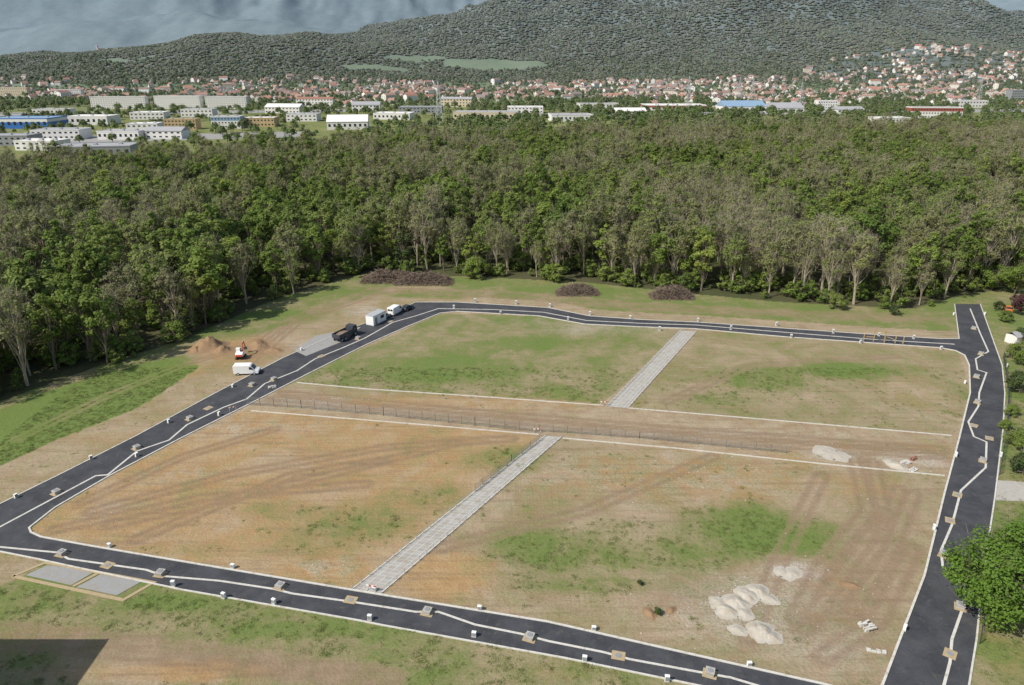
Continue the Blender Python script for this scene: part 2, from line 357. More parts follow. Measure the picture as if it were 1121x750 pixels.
# ---------------------------------------------------------------- roads
n=len(INN); v=[(x,y,.03) for x,y in INN]+[(x,y,.03) for x,y in OUT]
f=[(k,(k+1)%n,(k+1)%n+n,k+n) for k in range(n)]
road=mesh_obj('asphalt_road',v,f,MA)
st=P((1050,371),(1088,375),(1073,333),(1045,333)); mesh_obj('side_road',[(x,y,.03) for x,y in st],[(0,1,2,3)],MA)
ribbon('inner_kerb',INN,.28,0,.13,MKERB,True,.0)
ribbon('outer_kerb',OUT[:18],.22,0,.12,MKERB,False,0); ribbon('outer_kerb',OUT[18:],.22,0,.12,MKERB,False,0)
ribbon('side_road_kerb',[st[1],st[2]],.2,0,.12,MKERB); ribbon('side_road_kerb',[st[0],st[3]],.2,0,.12,MKERB)
ribbon('drainage_channel',P((-40,592),(0,577),(60,545),(105,521),(118,520),(150,494),(185,482),(205,465),(245,446),(270,437),(290,420),(325,406),(345,393),(375,381),(400,370),(430,353),(455,346),(480,338),(540,339),(595,342),(642,351),(700,354),(762,356),(860,364),(960,372),(1045,377)),.36,.03,.05,MKERB)
ribbon('drainage_channel',P((-40,600),(0,599),(62,605),(75,612),(160,624),(180,631),(240,636),(300,645),(320,650),(385,659),(455,670),(480,670),(520,684),(570,694),(600,702),(660,714),(690,722),(760,735),(800,742),(850,757)),.32,.03,.05,MKERB)
ribbon('drainage_channel',P((1062,338),(1073,365),(1082,385),(1068,393),(1070,405),(1080,408),(1072,430),(1071,445),(1060,462),(1066,478),(1080,484),(1079,512),(1052,537),(1046,560),(1042,575),(1030,603),(1032,620),(1056,642),(1055,663),(1042,700),(1040,725),(1032,755)),.32,.03,.05,MKERB)
for nm,pts in (('parcel_kerb',P((325,419),(400,426),(520,434),(660,444))),('parcel_kerb',P((688,447),(820,458),(1042,477))),('parcel_kerb',P((275,450),(400,460),(590,476))),('parcel_kerb',P((616,480),(740,491),(900,508),(1034,521)))):
    ribbon(nm,pts,.2,0,.14,MKERB)
def path(pts4):
    a,b,c,d=[np.array(p) for p in pts4]
    w=np.linalg.norm(b-a); L=np.linalg.norm(d-a)
    ob=mesh_obj('paved_footpath',[(*a,.04),(*b,.04),(*c,.04),(*d,.04)],[(3,2,1,0)],MPAV)
    uv=ob.data.uv_layers.new(name='UVMap')
    for i,l_ in enumerate(ob.data.loops):
        t=[(0,0),(w,0),(w,L),(0,L)][l_.vertex_index]; uv.data[i].uv=t
    ribbon('path_kerb',[a,d],.16,0,.12,MKERB); ribbon('path_kerb',[b,c],.16,0,.12,MKERB)
    V=[];Fc=[]; k=int(L/1.6)
    for s,e in ((a,d),(b,c)):
        for i in range(k+1):
            p=s+(e-s)*i/k; tube(V,Fc,(*p,.1),(*p,.75),.045,.04,6)
        tube(V,Fc,(*s,.7),(*e,.7),.02,.02,4)
    mesh_obj('path_edge_posts',V,Fc,MGALV)
path(P((745,362),(762,363),(687,447),(664,445))); path(P((597,477),(614,479),(417,650),(386,645)))
for q in (P((28,630),(52,619),(104,626),(78,641)),P((84,643),(110,629),(155,637),(128,652))):
    mesh_obj('parking_slab',[(x,y,.05) for x,y in q],[(0,1,2,3)],MSLAB)
ribbon('parking_frame',P((14,631),(50,616),(168,638),(135,657),(14,631)),.5,0,.06,MPAD)
ribbon('parking_frame',P((80,642),(107,628)),.5,0,.061,MPAD)
mesh_obj('gravel_pad',[(x,y,.05) for x,y in P((322,384),(345,368),(395,358),(380,372),(335,390))],[(0,1,2,3,4)],MSLAB)
mesh_obj('driveway',[(x,y,.035) for x,y in P((1090,548),(1092,526),(1160,530),(1160,550))],[(0,1,2,3)],MCON)
# ---------------------------------------------------------------- fences
def fence(name,pts,h=1.3,mat=MMESH,step=2.5,wires=6,post=None,wr=.018):
    post=post or mat; V=[];Fc=[];M=[]
    for p,q in zip(pts[:-1],pts[1:]):
        p=np.array(p);q=np.array(q);L=np.linalg.norm(q-p);k=max(1,int(L/step))
        for i in range(k+1):
            c=p+(q-p)*i/k; tube(V,Fc,(*c,0),(*c,h+.1),.06,.06,5); M+=[1]*5
        for w in range(wires):
            z=h*(w+1)/wires-.04; tube(V,Fc,(*p,z),(*q,z),wr,wr,3); M+=[0]*3
        m=int(L/.3)
        for i in range(m):
            c=p+(q-p)*i/m; tube(V,Fc,(*c,.05),(*c,h-.05),wr*.7,wr*.7,3); M+=[0]*3
    return mesh_obj(name,V,Fc,[mat,post],midx=M)
fence('wire_fence',P((270,443),(330,447),(420,455),(520,466),(585,473)),1.8,wr=.022)
fence('wire_fence',P((590,472),(700,480),(860,496)),1.4,wr=.022)
fence('timber_post_fence',P((590,483),(560,505),(520,538)),1.3,MMESH,2.2,4,MWOOD)
fence('garden_fence',P((1098,392),(1104,430),(1102,470),(1094,520)),1.5,MDKS,2.5,4); fence('garden_fence',P((1082,620),(1078,670),(1072,705)),1.5,MDKS,2.5,4)
# ---------------------------------------------------------------- manholes, boxes
def manhole(u,v,rz,block=True):
    x,y=G(u,v); rz+=random.uniform(-.15,.15); e=empty('manhole_chamber',(x,y,.03),rz)
    box('sand_pad',(1.6,1.35,.05),(0,0,.025),MPAD,e,.02)
    if block:
        box('concrete_riser',(.95,.95,.5),(0,0,.30),MCON,e,.03); cyl('cast_iron_cover',.33,.06,(0,0,.60),MGREY,e,n=18,bev=.01); box('rim',(1.05,1.05,.07),(0,0,.54),MCON,e,.02)
    else: cyl('cast_iron_cover',.36,.03,(0,0,.065),MGREY,e,n=18)
def ubox(u,v,rz,h=.75):
    x,y=G(u,v); e=empty('utility_cabinet',(x,y,.0),rz+random.uniform(-.3,.3)); h*=random.uniform(.75,1.1)
    box('plinth',(.6,.42,.15),(0,0,.075),MCON,e,.02); box('cabinet',(.5,.32,h),(0,0,.15+h/2),MWHITE,e,.02); box('lid',(.56,.38,.05),(0,0,.175+h),MWHITE,e,.015); box('door_panel',(.42,.01,h*.8),(0,-.166,.15+h/2),MGREY,e)
hs=heading((200,630),(600,700)); hw=heading((60,545),(400,370)); he=heading((1040,716),(1077,505)); hn=heading((500,336),(1000,372))
for u,v,b in ((68,607,1),(118,619,0),(176,629,1),(307,643,1),(384,657,0),(468,671,1),(580,699,1),(677,718,0),(777,738,1)): manhole(u,v,hs,b)
for u,v,b in ((62,540,1),(150,491,1),(208,459,1),(228,447,0),(276,422,1),(300,416,1),(352,390,0),(392,371,1),(427,352,0)): manhole(u,v,hw,b)
for u,v,b in ((1076,505,1),(1048,542,0),(1040,570,0),(1033,608,1),(1051,665,1),(1040,716,0),(1070,441,1),(1066,466,0),(1069,413,1),(1083,480,0),(1074,388,1),(1066,360,1)): manhole(u,v,he,b)
for u,v in ((405,679),(519,697),(300,661),(730,746),(245,655),(640,724),(190,642)): ubox(u,v,hs)
for u,v in ((410,647),(525,668),(650,690),(820,729),(255,622),(120,599)): ubox(u,v,hs,.5)
for u,v in ((100,503),(185,463),(255,424),(330,384),(18,545),(240,455),(150,500)): ubox(u,v,hw,.6)
for u,v in ((497,338),(520,331),(548,344),(565,333),(602,336),(622,350),(646,345),(690,349),(722,362),(764,352),(800,361),(850,357),(866,370),(912,365),(942,376),(962,368),(1000,371),(1030,383)): ubox(u,v,hn,.9)
for u,v in ((1102,402),(1100,450),(1095,500),(1084,590),(1056,420),(1046,500),(1022,580),(990,690),(1078,345),(1044,345)): ubox(u,v,he,.7)
def barrier(u,v,rz):
    x,y=G(u,v); e=empty('red_white_barrier',(x,y,.03),rz)
    for s in(-.6,.6): box('leg',(.06,.5,.06),(s,0,.03),MGREY,e); box('upright',(.06,.06,1.),(s,0,.5),MWHITE,e)
    for i in range(4): box('board_%d'%i,(.35,.04,.22),(-.525+.35*i,-.05,.85),MRED if i%2 else MWHITE,e)
barrier(588,474,.1); barrier(407,647,hs); barrier(661,444,0); barrier(255,450,.5)
x,y=G(962,375); e=empty('timber_frame',(x,y,0),hn)
for i,s in enumerate((-3.6,-1.2,1.2,3.8,5.5)): hh=3.4 if i in(1,2) else 2.0; box('post_%d'%i,(.2,.2,hh),(s,.3*(i%2),hh/2),MWOOD,e,.01)
box('rail',(2.5,.1,.2),(-2.4,.4,1.2),MWOOD,e); box('beam',(2.8,.12,.2),(0,-.14,3.0),MWOOD,e); box('brace',(2.9,.1,.16),(2.5,.4,1.3),MWOOD,e,0,(0,.35,0))
# ---------------------------------------------------------------- vehicles
def wheels(e,xs,w,r=.34):
    for i,x0 in enumerate(xs):
        for s in(-1,1):
            cyl('wheel_%d%s'%(i,'l' if s>0 else 'r'),r,.24,(x0,s*(w/2-.10),r),MBLK,e,'Y',20,bev=.03); cyl('hub_%d%s'%(i,'l' if s>0 else 'r'),r*.55,.02,(x0,s*(w/2+.03),r),MGALV,e,'Y',14)
def van(u,v,rz,mat=MWHITE,nm='white_van'):
    x,y=G(u,v); e=empty(nm,(x,y,.0),rz); w=2.0
    prism('body',[(-2.75,.35),(2.6,.35),(2.75,.6),(2.7,1.0),(1.9,1.3),(1.15,2.15),(.9,2.3),(-2.65,2.35),(-2.75,2.2)],w,mat,e,.07)
    for s in(-1,1): prism('side_window',[(.75,1.35),(1.75,1.33),(1.2,1.95),(.75,1.98)],.02,MGLASS,e,0,s*(w/2+.006))
    mesh_obj('windscreen',[(1.98,-.85,1.36),(1.98,.85,1.36),(1.28,.78,2.12),(1.28,-.78,2.12)],[(0,1,2,3)],MGLASS,e)
    box('bumper',(.2,1.9,.25),(2.72,0,.48),MDKS,e,.05); box('rear_bumper',(.12,1.9,.2),(-2.78,0,.45),MDKS,e,.03)
    for s in(-1,1): box('rear_window_%d'%(s+1),(.02,.7,.5),(-2.762,s*.42,1.75),MGLASS,e); box('tail_lamp_%d'%(s+1),(.03,.12,.4),(-2.765,s*.9,1.1),MRED,e); box('headlamp_%d'%(s+1),(.1,.35,.2),(2.68,s*.72,.88),MGALV,e,.03); box('mirror_%d'%(s+1),(.12,.22,.25),(1.55,s*1.12,1.4),MDKS,e,.03)
    wheels(e,(-1.75,1.75),w)
def car(u,v,rz,mat,nm='parked_car'):
    x,y=G(u,v); e=empty(nm,(x,y,0),rz); w=1.75
    prism('body',[(-2.05,.3),(2.0,.3),(2.1,.55),(2.0,.78),(1.1,.92),(-1.9,.98),(-2.1,.8)],w,mat,e,.06)
    prism('cabin',[(1.0,.9),(.35,1.38),(-1.1,1.42),(-1.85,.96)],w-.22,MGLASS,e,.06); prism('roof',[(.42,1.37),(.36,1.42),(-1.1,1.46),(-1.2,1.40)],w-.28,mat,e,.02)
    for s in(-1,1): box('headlamp_%d'%(s+1),(.1,.3,.14),(2.02,s*.62,.68),MGALV,e,.02); box('tail_lamp_%d'%(s+1),(.06,.3,.14),(-2.06,s*.62,.8),MRED,e,.02)
    wheels(e,(-1.25,1.3),w,.31)
van(271,409,heading((0,405),(60,403))); van(433,343,hw+.1); car(446,339,hw,MDKS); car(1103,340,1.2,MORNG); car(421,348,hw,MGREY)
def tipper(u,v,rz):
    x,y=G(u,v); e=empty('tipper_truck',(x,y,0),rz)
    box('chassis',(7.0,.9,.25),(0,0,.85),MDKS,e,.03); prism('cab',[(1.9,.6),(3.6,.6),(3.65,1.5),(3.4,2.75),(1.9,2.8)],2.3,MDKS,e,.07)
    mesh_obj('windscreen',[(3.67,-1.0,1.6),(3.67,1.0,1.6),(3.44,.95,2.6),(3.44,-.95,2.6)],[(0,1,2,3)],MGLASS,e)
    for s in(-1,1): box('side_window_%d'%(s+1),(.9,.02,.7),(2.7,s*1.16,2.0),MGLASS,e)
    box('bed_floor',(5.2,2.4,.12),(-.9,0,1.15),MDKS,e)
    for s in(-1,1): box('bed_side_%d'%(s+1),(5.2,.1,.9),(-.9,s*1.2,1.65),MDKS,e,.02)
    box('headboard',(.1,2.3,1.2),(1.65,0,1.8),MDKS,e,.02); box('tailgate',(.1,2.3,.9),(-3.5,0,1.65),MDKS,e,.02)
    prism('soil_load',[(-3.3,1.25),(1.5,1.25),(.8,1.7),(-1,1.85),(-2.8,1.6)],2.1,MBRUSH,e,.2); wheels(e,(-2.6,-1.3,2.7),2.4,.5)
tipper(378,370,hw)
def excavator(u,v,rz):
    x,y=G(u,v); e=empty('mini_excavator',(x,y,0),rz)
    for s in(-1,1):
        prism('track_%d'%(s+1),[(-1.25,.25),(-1.05,.02),(1.05,.02),(1.25,.25),(1.25,.42),(1.05,.62),(-1.05,.62),(-1.25,.42)],.4,MBLK,e,.06,s*.8)
        for i in range(4): cyl('roller_%d_%d'%(s+1,i),.16,.44,(-.9+.6*i,s*.8,.3),MGREY,e,'Y',12)
    cyl('slew_ring',.5,.2,(0,0,.72),MDKS,e); prism('engine_house',[(-1.25,.82),(.75,.82),(.75,1.2),(-.2,1.3),(-.3,1.75),(-1.15,1.7),(-1.35,1.4)],1.7,MWHITE,e,.08); box('counterweight',(.25,1.5,.5),(-1.38,0,1.1),MRED,e,.06)
    prism('cab',[(-.35,1.2),(.75,1.2),(.7,1.9),(.5,2.55),(-.35,2.58)],.95,MWHITE,e,.06,.38)
    prism('cab_glass',[(-.22,1.45),(.66,1.45),(.62,1.9),(.45,2.42),(-.22,2.44)],.97,MGLASS,e,0,.38)
    V=[];Fc=[]
    for p,q,a,b in (((.6,-.2,1.1),(1.7,-.2,2.9),.18,.15),((1.7,-.2,2.9),(2.9,-.2,3.1),.15,.12),((2.75,-.2,3.25),(3.5,-.2,1.5),.13,.1)): tube(V,Fc,p,q,a,b,6)
    mesh_obj('boom_and_stick',V,Fc,MRED,e); V=[];Fc=[]
    for p,q in (((.75,-.2,1.6),(1.5,-.2,2.5)),((1.9,-.2,3.2),(2.7,-.2,3.4)),((3.0,-.2,2.9),(3.6,-.2,1.9))): tube(V,Fc,p,q,.06,.04,6)
    mesh_obj('hydraulic_rams',V,Fc,MGALV,e)
    prism('bucket',[(3.35,1.5),(3.75,1.45),(3.9,1.05),(3.6,.75),(3.2,.85),(3.3,1.1)],.7,MDKS,e,.03,-.2); prism('dozer_blade',[(1.35,.1),(1.5,.1),(1.45,.55),(1.35,.55)],1.9,MRED,e,.02)
excavator(264,392,heading((264,392),(276,375)))
x,y=G(412,353); e=empty('site_office_container',(x,y,0),hw)
box('shell',(5.6,2.5,2.5),(0,0,1.4),MWHITE,e,.04); box('roof_rim',(5.7,2.6,.14),(0,0,2.7),MGALV,e,.02); box('base_rail',(5.7,2.6,.15),(0,0,.08),MGREY,e)
box('door',(.9,.04,2.0),(-1.6,-1.27,1.15),MGREY,e,.01); box('window',(1.4,.04,.9),(1.1,-1.27,1.6),MGLASS,e,.01); box('window_shutter',(1.5,.06,.2),(1.1,-1.29,2.15),MWHITE,e)
for i in range(8): box('rib_%d'%i,(.04,.03,2.3),(-2.6+.74*i,1.262,1.4),MGALV,e)
# ---------------------------------------------------------------- mounds
def mound(name,u,v,rx,ry,h,mat,seed,rz=0):
    cx,cy=G(u,v); V=[];Fc=[];nr,na=16,40
    for i in range(nr+1):
        for j in range(na):
            t=i/nr; a=2*math.pi*j/na; k=1+.30*mnoise.fractal(Vector((math.cos(a)*1.1,math.sin(a)*1.1,seed)),1,2,3)
            px,py=rx*t*math.cos(a)*k,ry*t*math.sin(a)*k
            z=h*((.5+.5*math.cos(math.pi*t))**1.2)*(1+.4*mnoise.noise(Vector((px*.8,py*.8,seed+5))))+.22*h*mnoise.fractal(Vector((px*1.7,py*1.7,seed)),1,2,4)*(1-t)
            V.append((px,py,max(z,.012)-(.06 if i==nr else 0)))
    for i in range(nr):
        for j in range(na): a=i*na+j;b=i*na+(j+1)%na; Fc.append((a,a+na,b+na,b))
    ob=mesh_obj(name,V,Fc,mat,smooth=True); ob.location=(cx,cy,.0); ob.rotation_euler[2]=rz; return ob
GH=[(806,660,2.3,1.8,.45),(795,668,1.8,1.8,.4),(818,652,2.1,1.6,.45),(830,648,1.7,1.6,.4),(835,692,2.2,1.7,.5),(826,688,1.5,1.3,.35),(843,697,1.6,1.3,.35),(866,628,2.0,1.3,.18),(856,626,1.4,1.1,.15),(808,690,1.3,1.1,.2),(787,660,1.5,1.4,.2),(815,672,1.6,1.3,.25),(842,655,1.4,1.2,.2),(905,495,2.4,2.8,.15),(918,499,2.0,2.2,.14),(982,510,1.9,1.4,.5),(975,506,1.2,1.1,.3)]
for i,(u,v,rx,ry,h) in enumerate(GH): mound('gravel_heap',u,v,rx,ry,h,MGRAV,i*3.3,i)
for i,(u,v,rx,ry,h) in enumerate(((228,380,5.5,4.5,2.6),(243,384,3.,2.6,1.2),(283,378,6,2.4,1.0),(300,384,3,2,.7),(215,384,2.5,2,1.),(712,672,1.4,.8,.35),(930,640,1.4,.8,.25),(735,668,1.0,.6,.25))): mound('soil_heap',u,v,rx,ry,h,MSOIL,20+i*3.3,i)
def brush(u,v,L,W,h,seed):
    cx,cy=G(u,v); r=np.random.default_rng(seed); V=[];Fc=[]
    for i in range(4200):
        a=np.array((r.uniform(-1,1),r.normal(0,.45))); a=np.clip(a,-1,1); top=h*max(.05,(1-abs(a[0])**3)*(1-a[1]**2))*(1+.6*mnoise.noise(Vector((a[0]*6,a[1]*3,seed))))
        z=top*r.uniform(.3,1.05); c=np.array((a[0]*L/2,a[1]*W/2,z)); d=r.normal(0,1,3); d[2]*=.45; d/=np.linalg.norm(d); l=r.uniform(.6,2.8)
        p,q=c-d*l/2,c+d*l/2; p[2]=max(p[2],.02); q[2]=max(q[2],.02); tube(V,Fc,p,q,r.uniform(.03,.1),.015,3)
    ob=mesh_obj('brushwood_pile',V,Fc,MBRUSH); ob.location=(cx,cy,0)
    m=mound('earth_core',u,v,L*.36,W*.34,h*.5,MBRUSH,seed); m.parent=ob; m.location=(0,0,0)
brush(428,307,18,8,3.0,1); brush(464,309,18,8,2.8,4); brush(632,321,12,6,2.4,2); brush(735,325,12,6,2.9,3)
def stack(u,v,rz,nx_,ny_,nz_,mat,nm):
    x,y=G(u,v); e=empty(nm,(x,y,0),rz)
    for i in range(nx_):
        for j in range(ny_):
            for k in range(nz_):
                if random.random()<.8: box('block_%d%d%d'%(i,j,k),(.5,.24,.22),(i*.56-nx_*.28+random.uniform(-.05,.05),j*.30+random.uniform(-.04,.04),.11+k*.23),mat,e,.015,(0,0,random.uniform(-.2,.2)))
stack(955,690,.3,3,5,2,MKERB,'kerb_stone_stack'); stack(963,717,-.2,4,3,1,MKERB,'kerb_stone_stack'); stack(1003,515,.6,3,3,1,MKERB,'kerb_stone_stack'); stack(993,508,.1,3,3,2,MKERB,'kerb_stone_stack'); stack(1002,503,.5,3,2,2,MTILE,'brick_stack'); stack(300,425,.5,3,3,2,MKERB,'kerb_stone_stack')
x,y=G(1112,375); e=empty('garden_shed',(x,y,0),.3); box('walls',(4,3,2.2),(0,0,1.1),MREN,e); mesh_obj('roof',[(-2.3,-1.8,2.15),(2.3,-1.8,2.15),(2.3,0,3.1),(-2.3,0,3.1),(2.3,1.8,2.15),(-2.3,1.8,2.15)],[(0,1,2,3),(3,2,4,5)],MGROOF,e); box('door',(.9,.06,1.9),(0,-1.52,.95),MWOOD,e)
# ---------------------------------------------------------------- trees
def leafquads(r,o,nrm,sz):
    n_=len(o); nrm=nrm/np.linalg.norm(nrm,axis=1)[:,None]; a=np.cross(nrm,r.normal(0,1,(n_,3))); a/=np.linalg.norm(a,axis=1)[:,None]; b=np.cross(nrm,a)
    return np.stack([o-a*sz,o-b*sz*.75,o+a*sz,o+b*sz*.75],1).reshape(-1,3)
def tree_mesh(name,seed,Ht,R,base,ncl,nleaf,ls,bark,leaf,twigs=0,limbr=.09,clr=.33,low=0):
    r=np.random.default_rng(seed); V=[];Fc=[]; cz=(Ht+base)/2; hz=(Ht-base)/2
    lean=r.normal(0,.35,2); pts=[np.array((0,0,0.))]; top=Ht*.86
    for k in range(1,6): pts.append(np.array((lean[0]*k/2+r.normal(0,.12),lean[1]*k/2+r.normal(0,.12),top*k/5)))
    r0=.013*Ht+.04
    for k in range(5): tube(V,Fc,pts[k],pts[k+1],r0*(1-k/5.5),r0*(1-(k+1)/5.5),7)
    cl=[]
    for i in range(ncl):
        d=r.normal(0,1,3); d/=np.linalg.norm(d); q=r.uniform(.35,1)**.6
        c=np.array((d[0]*R*q,d[1]*R*q,cz+d[2]*hz*q*.92)); sh=1-.35*max(0,(c[2]-cz)/hz); c[:2]*=sh; cl.append(c)
        t=np.clip((c[2]-base*.2)/top-.22-.2*r.random(),.1,.92)*5; k=min(int(t),4); s=pts[k]+(pts[k+1]-pts[k])*(t-k)
        m=(s+c)/2+np.array((r.normal(0,.3),r.normal(0,.3),-.25)); tube(V,Fc,s,m,limbr,limbr*.6,4); tube(V,Fc,m,c,limbr*.6,limbr*.2,4)
        for w in range(2):
            e=c+r.normal(0,R*.28,3)+np.array((0,0,.5)); tube(V,Fc,m+(c-m)*.5,e,limbr*.3,.012,3)
    nb=len(Fc); cl=np.array(cl)
    if twigs:
        ci=r.integers(0,ncl,twigs); o=cl[ci]+r.normal(0,R*clr*.7,(twigs,3)); d=r.normal(0,1,(twigs,3))*[.7,.7,.5]+[0,0,.8]; d/=np.linalg.norm(d,axis=1)[:,None]
        L=r.uniform(.8,2.0,twigs)[:,None]; sd=np.cross(d,r.normal(0,1,(twigs,3))); sd/=np.linalg.norm(sd,axis=1)[:,None]; w=.03
        TV=np.stack([o-sd*w,o+sd*w,o+d*L+sd*.01,o+d*L-sd*.01],1).reshape(-1,3)
        s=len(V); V+= [tuple(a) for a in TV]; Fc+=[(s+4*i,s+4*i+1,s+4*i+2,s+4*i+3) for i in range(twigs)]; nb=len(Fc)
    wts=r.uniform(.4,1.6,ncl); ci=r.choice(ncl,nleaf,p=wts/wts.sum()); csz=r.uniform(.6,1.25,ncl)
    d=r.normal(0,1,(nleaf,3)); d/=np.linalg.norm(d,axis=1)[:,None]; q=r.uniform(.1,1,nleaf)**.5
    o=cl[ci]+d*(q*R*clr*csz[ci])[:,None]*[1,1,.8]
    out=(o-np.array((0,0,cz)))/np.array((R,R,hz))
    sz=(ls*r.uniform(.6,1.4,nleaf))[:,None]/2
    LV=leafquads(r,o,d*.6+out*.5+r.normal(0,.5,(nleaf,3))+[0,0,.7],sz); s=len(V)
    V+=[tuple(x) for x in LV]; Fc+=[(s+4*i,s+4*i+1,s+4*i+2,s+4*i+3) for i in range(nleaf)]
    mi=[0]*nb+[1]*nleaf
    return mesh_obj(name,V,Fc,[bark,leaf],midx=mi,link=False)
def coll(name,obs):
    c=bpy.data.collections.new(name)
    for o in obs: c.objects.link(o)
    return c
def scatter(name,c,pts,rz,sc,idx):
    me=bpy.data.meshes.new(name); me.vertices.add(len(pts)); me.vertices.foreach_set('co',np.asarray(pts,np.float32).ravel())
    a=me.attributes.new('rz','FLOAT','POINT'); a.data.foreach_set('value',np.asarray(rz,np.float32))
    a=me.attributes.new('sc','FLOAT_VECTOR','POINT'); a.data.foreach_set('vector',np.asarray(sc,np.float32).ravel())
    a=me.attributes.new('idx','INT','POINT'); a.data.foreach_set('value',np.asarray(idx,np.int32))
    ob=bpy.data.objects.new(name,me); COL.objects.link(ob)
    ng=bpy.data.node_groups.new(name+'_gn','GeometryNodeTree'); ng.interface.new_socket('Geometry',in_out='INPUT',socket_type='NodeSocketGeometry'); ng.interface.new_socket('Geometry',in_out='OUTPUT',socket_type='NodeSocketGeometry')
    N=ng.nodes.new; L=ng.links.new; gi=N('NodeGroupInput');go=N('NodeGroupOutput'); ip=N('GeometryNodeInstanceOnPoints'); ci=N('GeometryNodeCollectionInfo')
    ci.inputs['Collection'].default_value=c; ci.inputs['Separate Children'].default_value=True; ci.inputs['Reset Children'].default_value=True
    def na(n,t): q=N('GeometryNodeInputNamedAttribute'); q.data_type=t; q.inputs['Name'].default_value=n; return [o for o in q.outputs if o.enabled and o.name=='Attribute'][0]
    cx=N('ShaderNodeCombineXYZ'); L(na('rz','FLOAT'),cx.inputs[2]); L(gi.outputs[0],ip.inputs['Points']); L(ci.outputs[0],ip.inputs['Instance']); ip.inputs['Pick Instance'].default_value=True
    L(na('idx','INT'),ip.inputs['Instance Index']); L(cx.outputs[0],ip.inputs['Rotation']); L(na('sc','FLOAT_VECTOR'),ip.inputs['Scale']); L(ip.outputs[0],go.inputs[0])
    m=ob.modifiers.new('scatter','NODES'); m.node_group=ng; return ob
protos=[]
for i in range(3): protos.append(tree_mesh('t%02d_green'%i,100+i,20,3.9,6.5,26,1800,.62,MBARK,LGREEN,30))
for i in range(4): protos.append(tree_mesh('t%02d_bud'%(i+3),200+i,20.5,3.8,8,28,1450,.54,MBARKL,LOLIVE,160))
for i in range(2): protos.append(tree_mesh('t%02d_bare'%(i+7),300+i,21,3.6,9,24,850,.48,MBARKL,LOLIVE,450))
for i in range(2): protos.append(tree_mesh('t%02d_dark'%(i+9),400+i,16,3.2,3,24,1600,.6,MBARK,LDARK,30))
for i in range(2): protos.append(tree_mesh('t%02d_under'%(i+11),500+i,6,2.6,.5,16,900,.5,MBARK,LGREEN,30))
for i in range(2): protos.append(tree_mesh('t%02d_yellow'%(i+13),600+i,18,3.7,5,26,1700,.58,MBARK,LYELL,30))
CT=coll('forest_tree_kinds',protos)
s=6.1; gx,gy=np.meshgrid(np.arange(-470,530,s),np.arange(110,670,s)); gx=gx.ravel()+rng.uniform(-2.7,2.7,gx.size); gy=gy.ravel()+rng.uniform(-2.7,2.7,gy.size)
m=inpoly(gx,gy,FOREST)&(np.abs(gx)<.80*gy+45); 
cl=np.hypot((gx-250)/34,(gy-345)/26)>1
gx,gy=gx[m&cl],gy[m&cl]; N=len(gx)
dn=np.array([mnoise.noise(Vector((a/55,b/55,1.3))) for a,b in zip(gx,gy)]); dn2=np.array([mnoise.noise(Vector((a/25,b/25,9.3))) for a,b in zip(gx,gy)])
u=rng.random(N)+dn*.9
idx=np.where(u<.42,rng.integers(0,3,N),np.where(u<.86,rng.integers(3,7,N),rng.integers(7,9,N))); idx=np.where(rng.random(N)<.03,rng.integers(9,11,N),idx); idx=np.where(rng.random(N)<.05-dn*.08,rng.integers(13,15,N),idx)
sc=np.clip(rng.normal(.90,.15,N)+dn2*.30,.5,1.25); edge=segd(gx,gy,FOREST[2:19])
SC=np.stack([sc*rng.uniform(.9,1.25,N),sc*rng.uniform(.9,1.25,N),sc],1)
keep=rng.random(N)>.05
pt=np.stack([gx,gy,np.zeros(N)-.1],1)[keep]
M2=2600; a=rng.integers(0,N,M2*6); a=a[(edge[a]<20)|(rng.random(len(a))<.05)][:M2]; up=np.stack([gx[a]+rng.uniform(-3,3,len(a)),gy[a]+rng.uniform(-3,3,len(a)),np.full(len(a),-.1)],1); us=rng.uniform(.3,1.05,len(a))
scatter('forest',CT,np.concatenate([pt,up]),rng.uniform(0,6.28,len(pt)+len(up)),np.concatenate([SC[keep],np.stack([us*1.1,us*1.1,us],1)]),np.concatenate([idx[keep],rng.integers(11,13,len(a))]))
def put(nm,me_ob,u,v,s=1,rz=0,xy=None):
    o=bpy.data.objects.new(nm,me_ob.data); COL.objects.link(o); x,y=xy or G(u,v); o.location=(x,y,-.05); o.scale=(s,s,s) if not isinstance(s,tuple) else s; o.rotation_euler[2]=rz; return o
big=tree_mesh('oak_src',900,13,6.6,1.2,64,17000,.34,MBARK,LBIG,300,.13,.27)
put('oak_tree',big,1098,672,(1.15,1.15,1.0)); put('oak_tree',big,1150,640,(.9,.9,.85),2)
bush=tree_mesh('bush_src',901,4,2.4,.3,20,3500,.26,MBARK,LGREEN,100,.05,.36); bushd=tree_mesh('bushd_src',903,4.5,2.2,.3,20,3500,.26,MBARK,LDARK,100,.05,.36); pur=tree_mesh('pur_src',902,8,3.4,1.2,26,5000,.32,MBARK,LPURP,100,.08,.32)
garden=tree_mesh('gard_src',904,9,3.8,1.5,30,5500,.34,MBARK,LGREEN,150,.09,.33)
put('copper_beech_tree',pur,1116,345,.9)
for i,(u,v,k,s_) in enumerate(((1108,392,0,.9),(1116,430,1,1.2),(1106,455,0,.6),(1114,490,0,.9),(1118,375,1,1),(1100,352,0,.8),(1092,340,1,.7),(1120,520,1,1.),(1099,470,0,.5),(1085,690,0,.45),(1095,600,0,.7),(193,374,0,1.3),(205,365,1,1.2),(915,338,0,1.1),(980,345,1,.7),(520,305,0,1.7),(720,672,1,.25),(700,640,1,.2))): put('garden_shrub' if i<11 else 'wild_shrub',bushd if k else bush,u,v,s_,i)
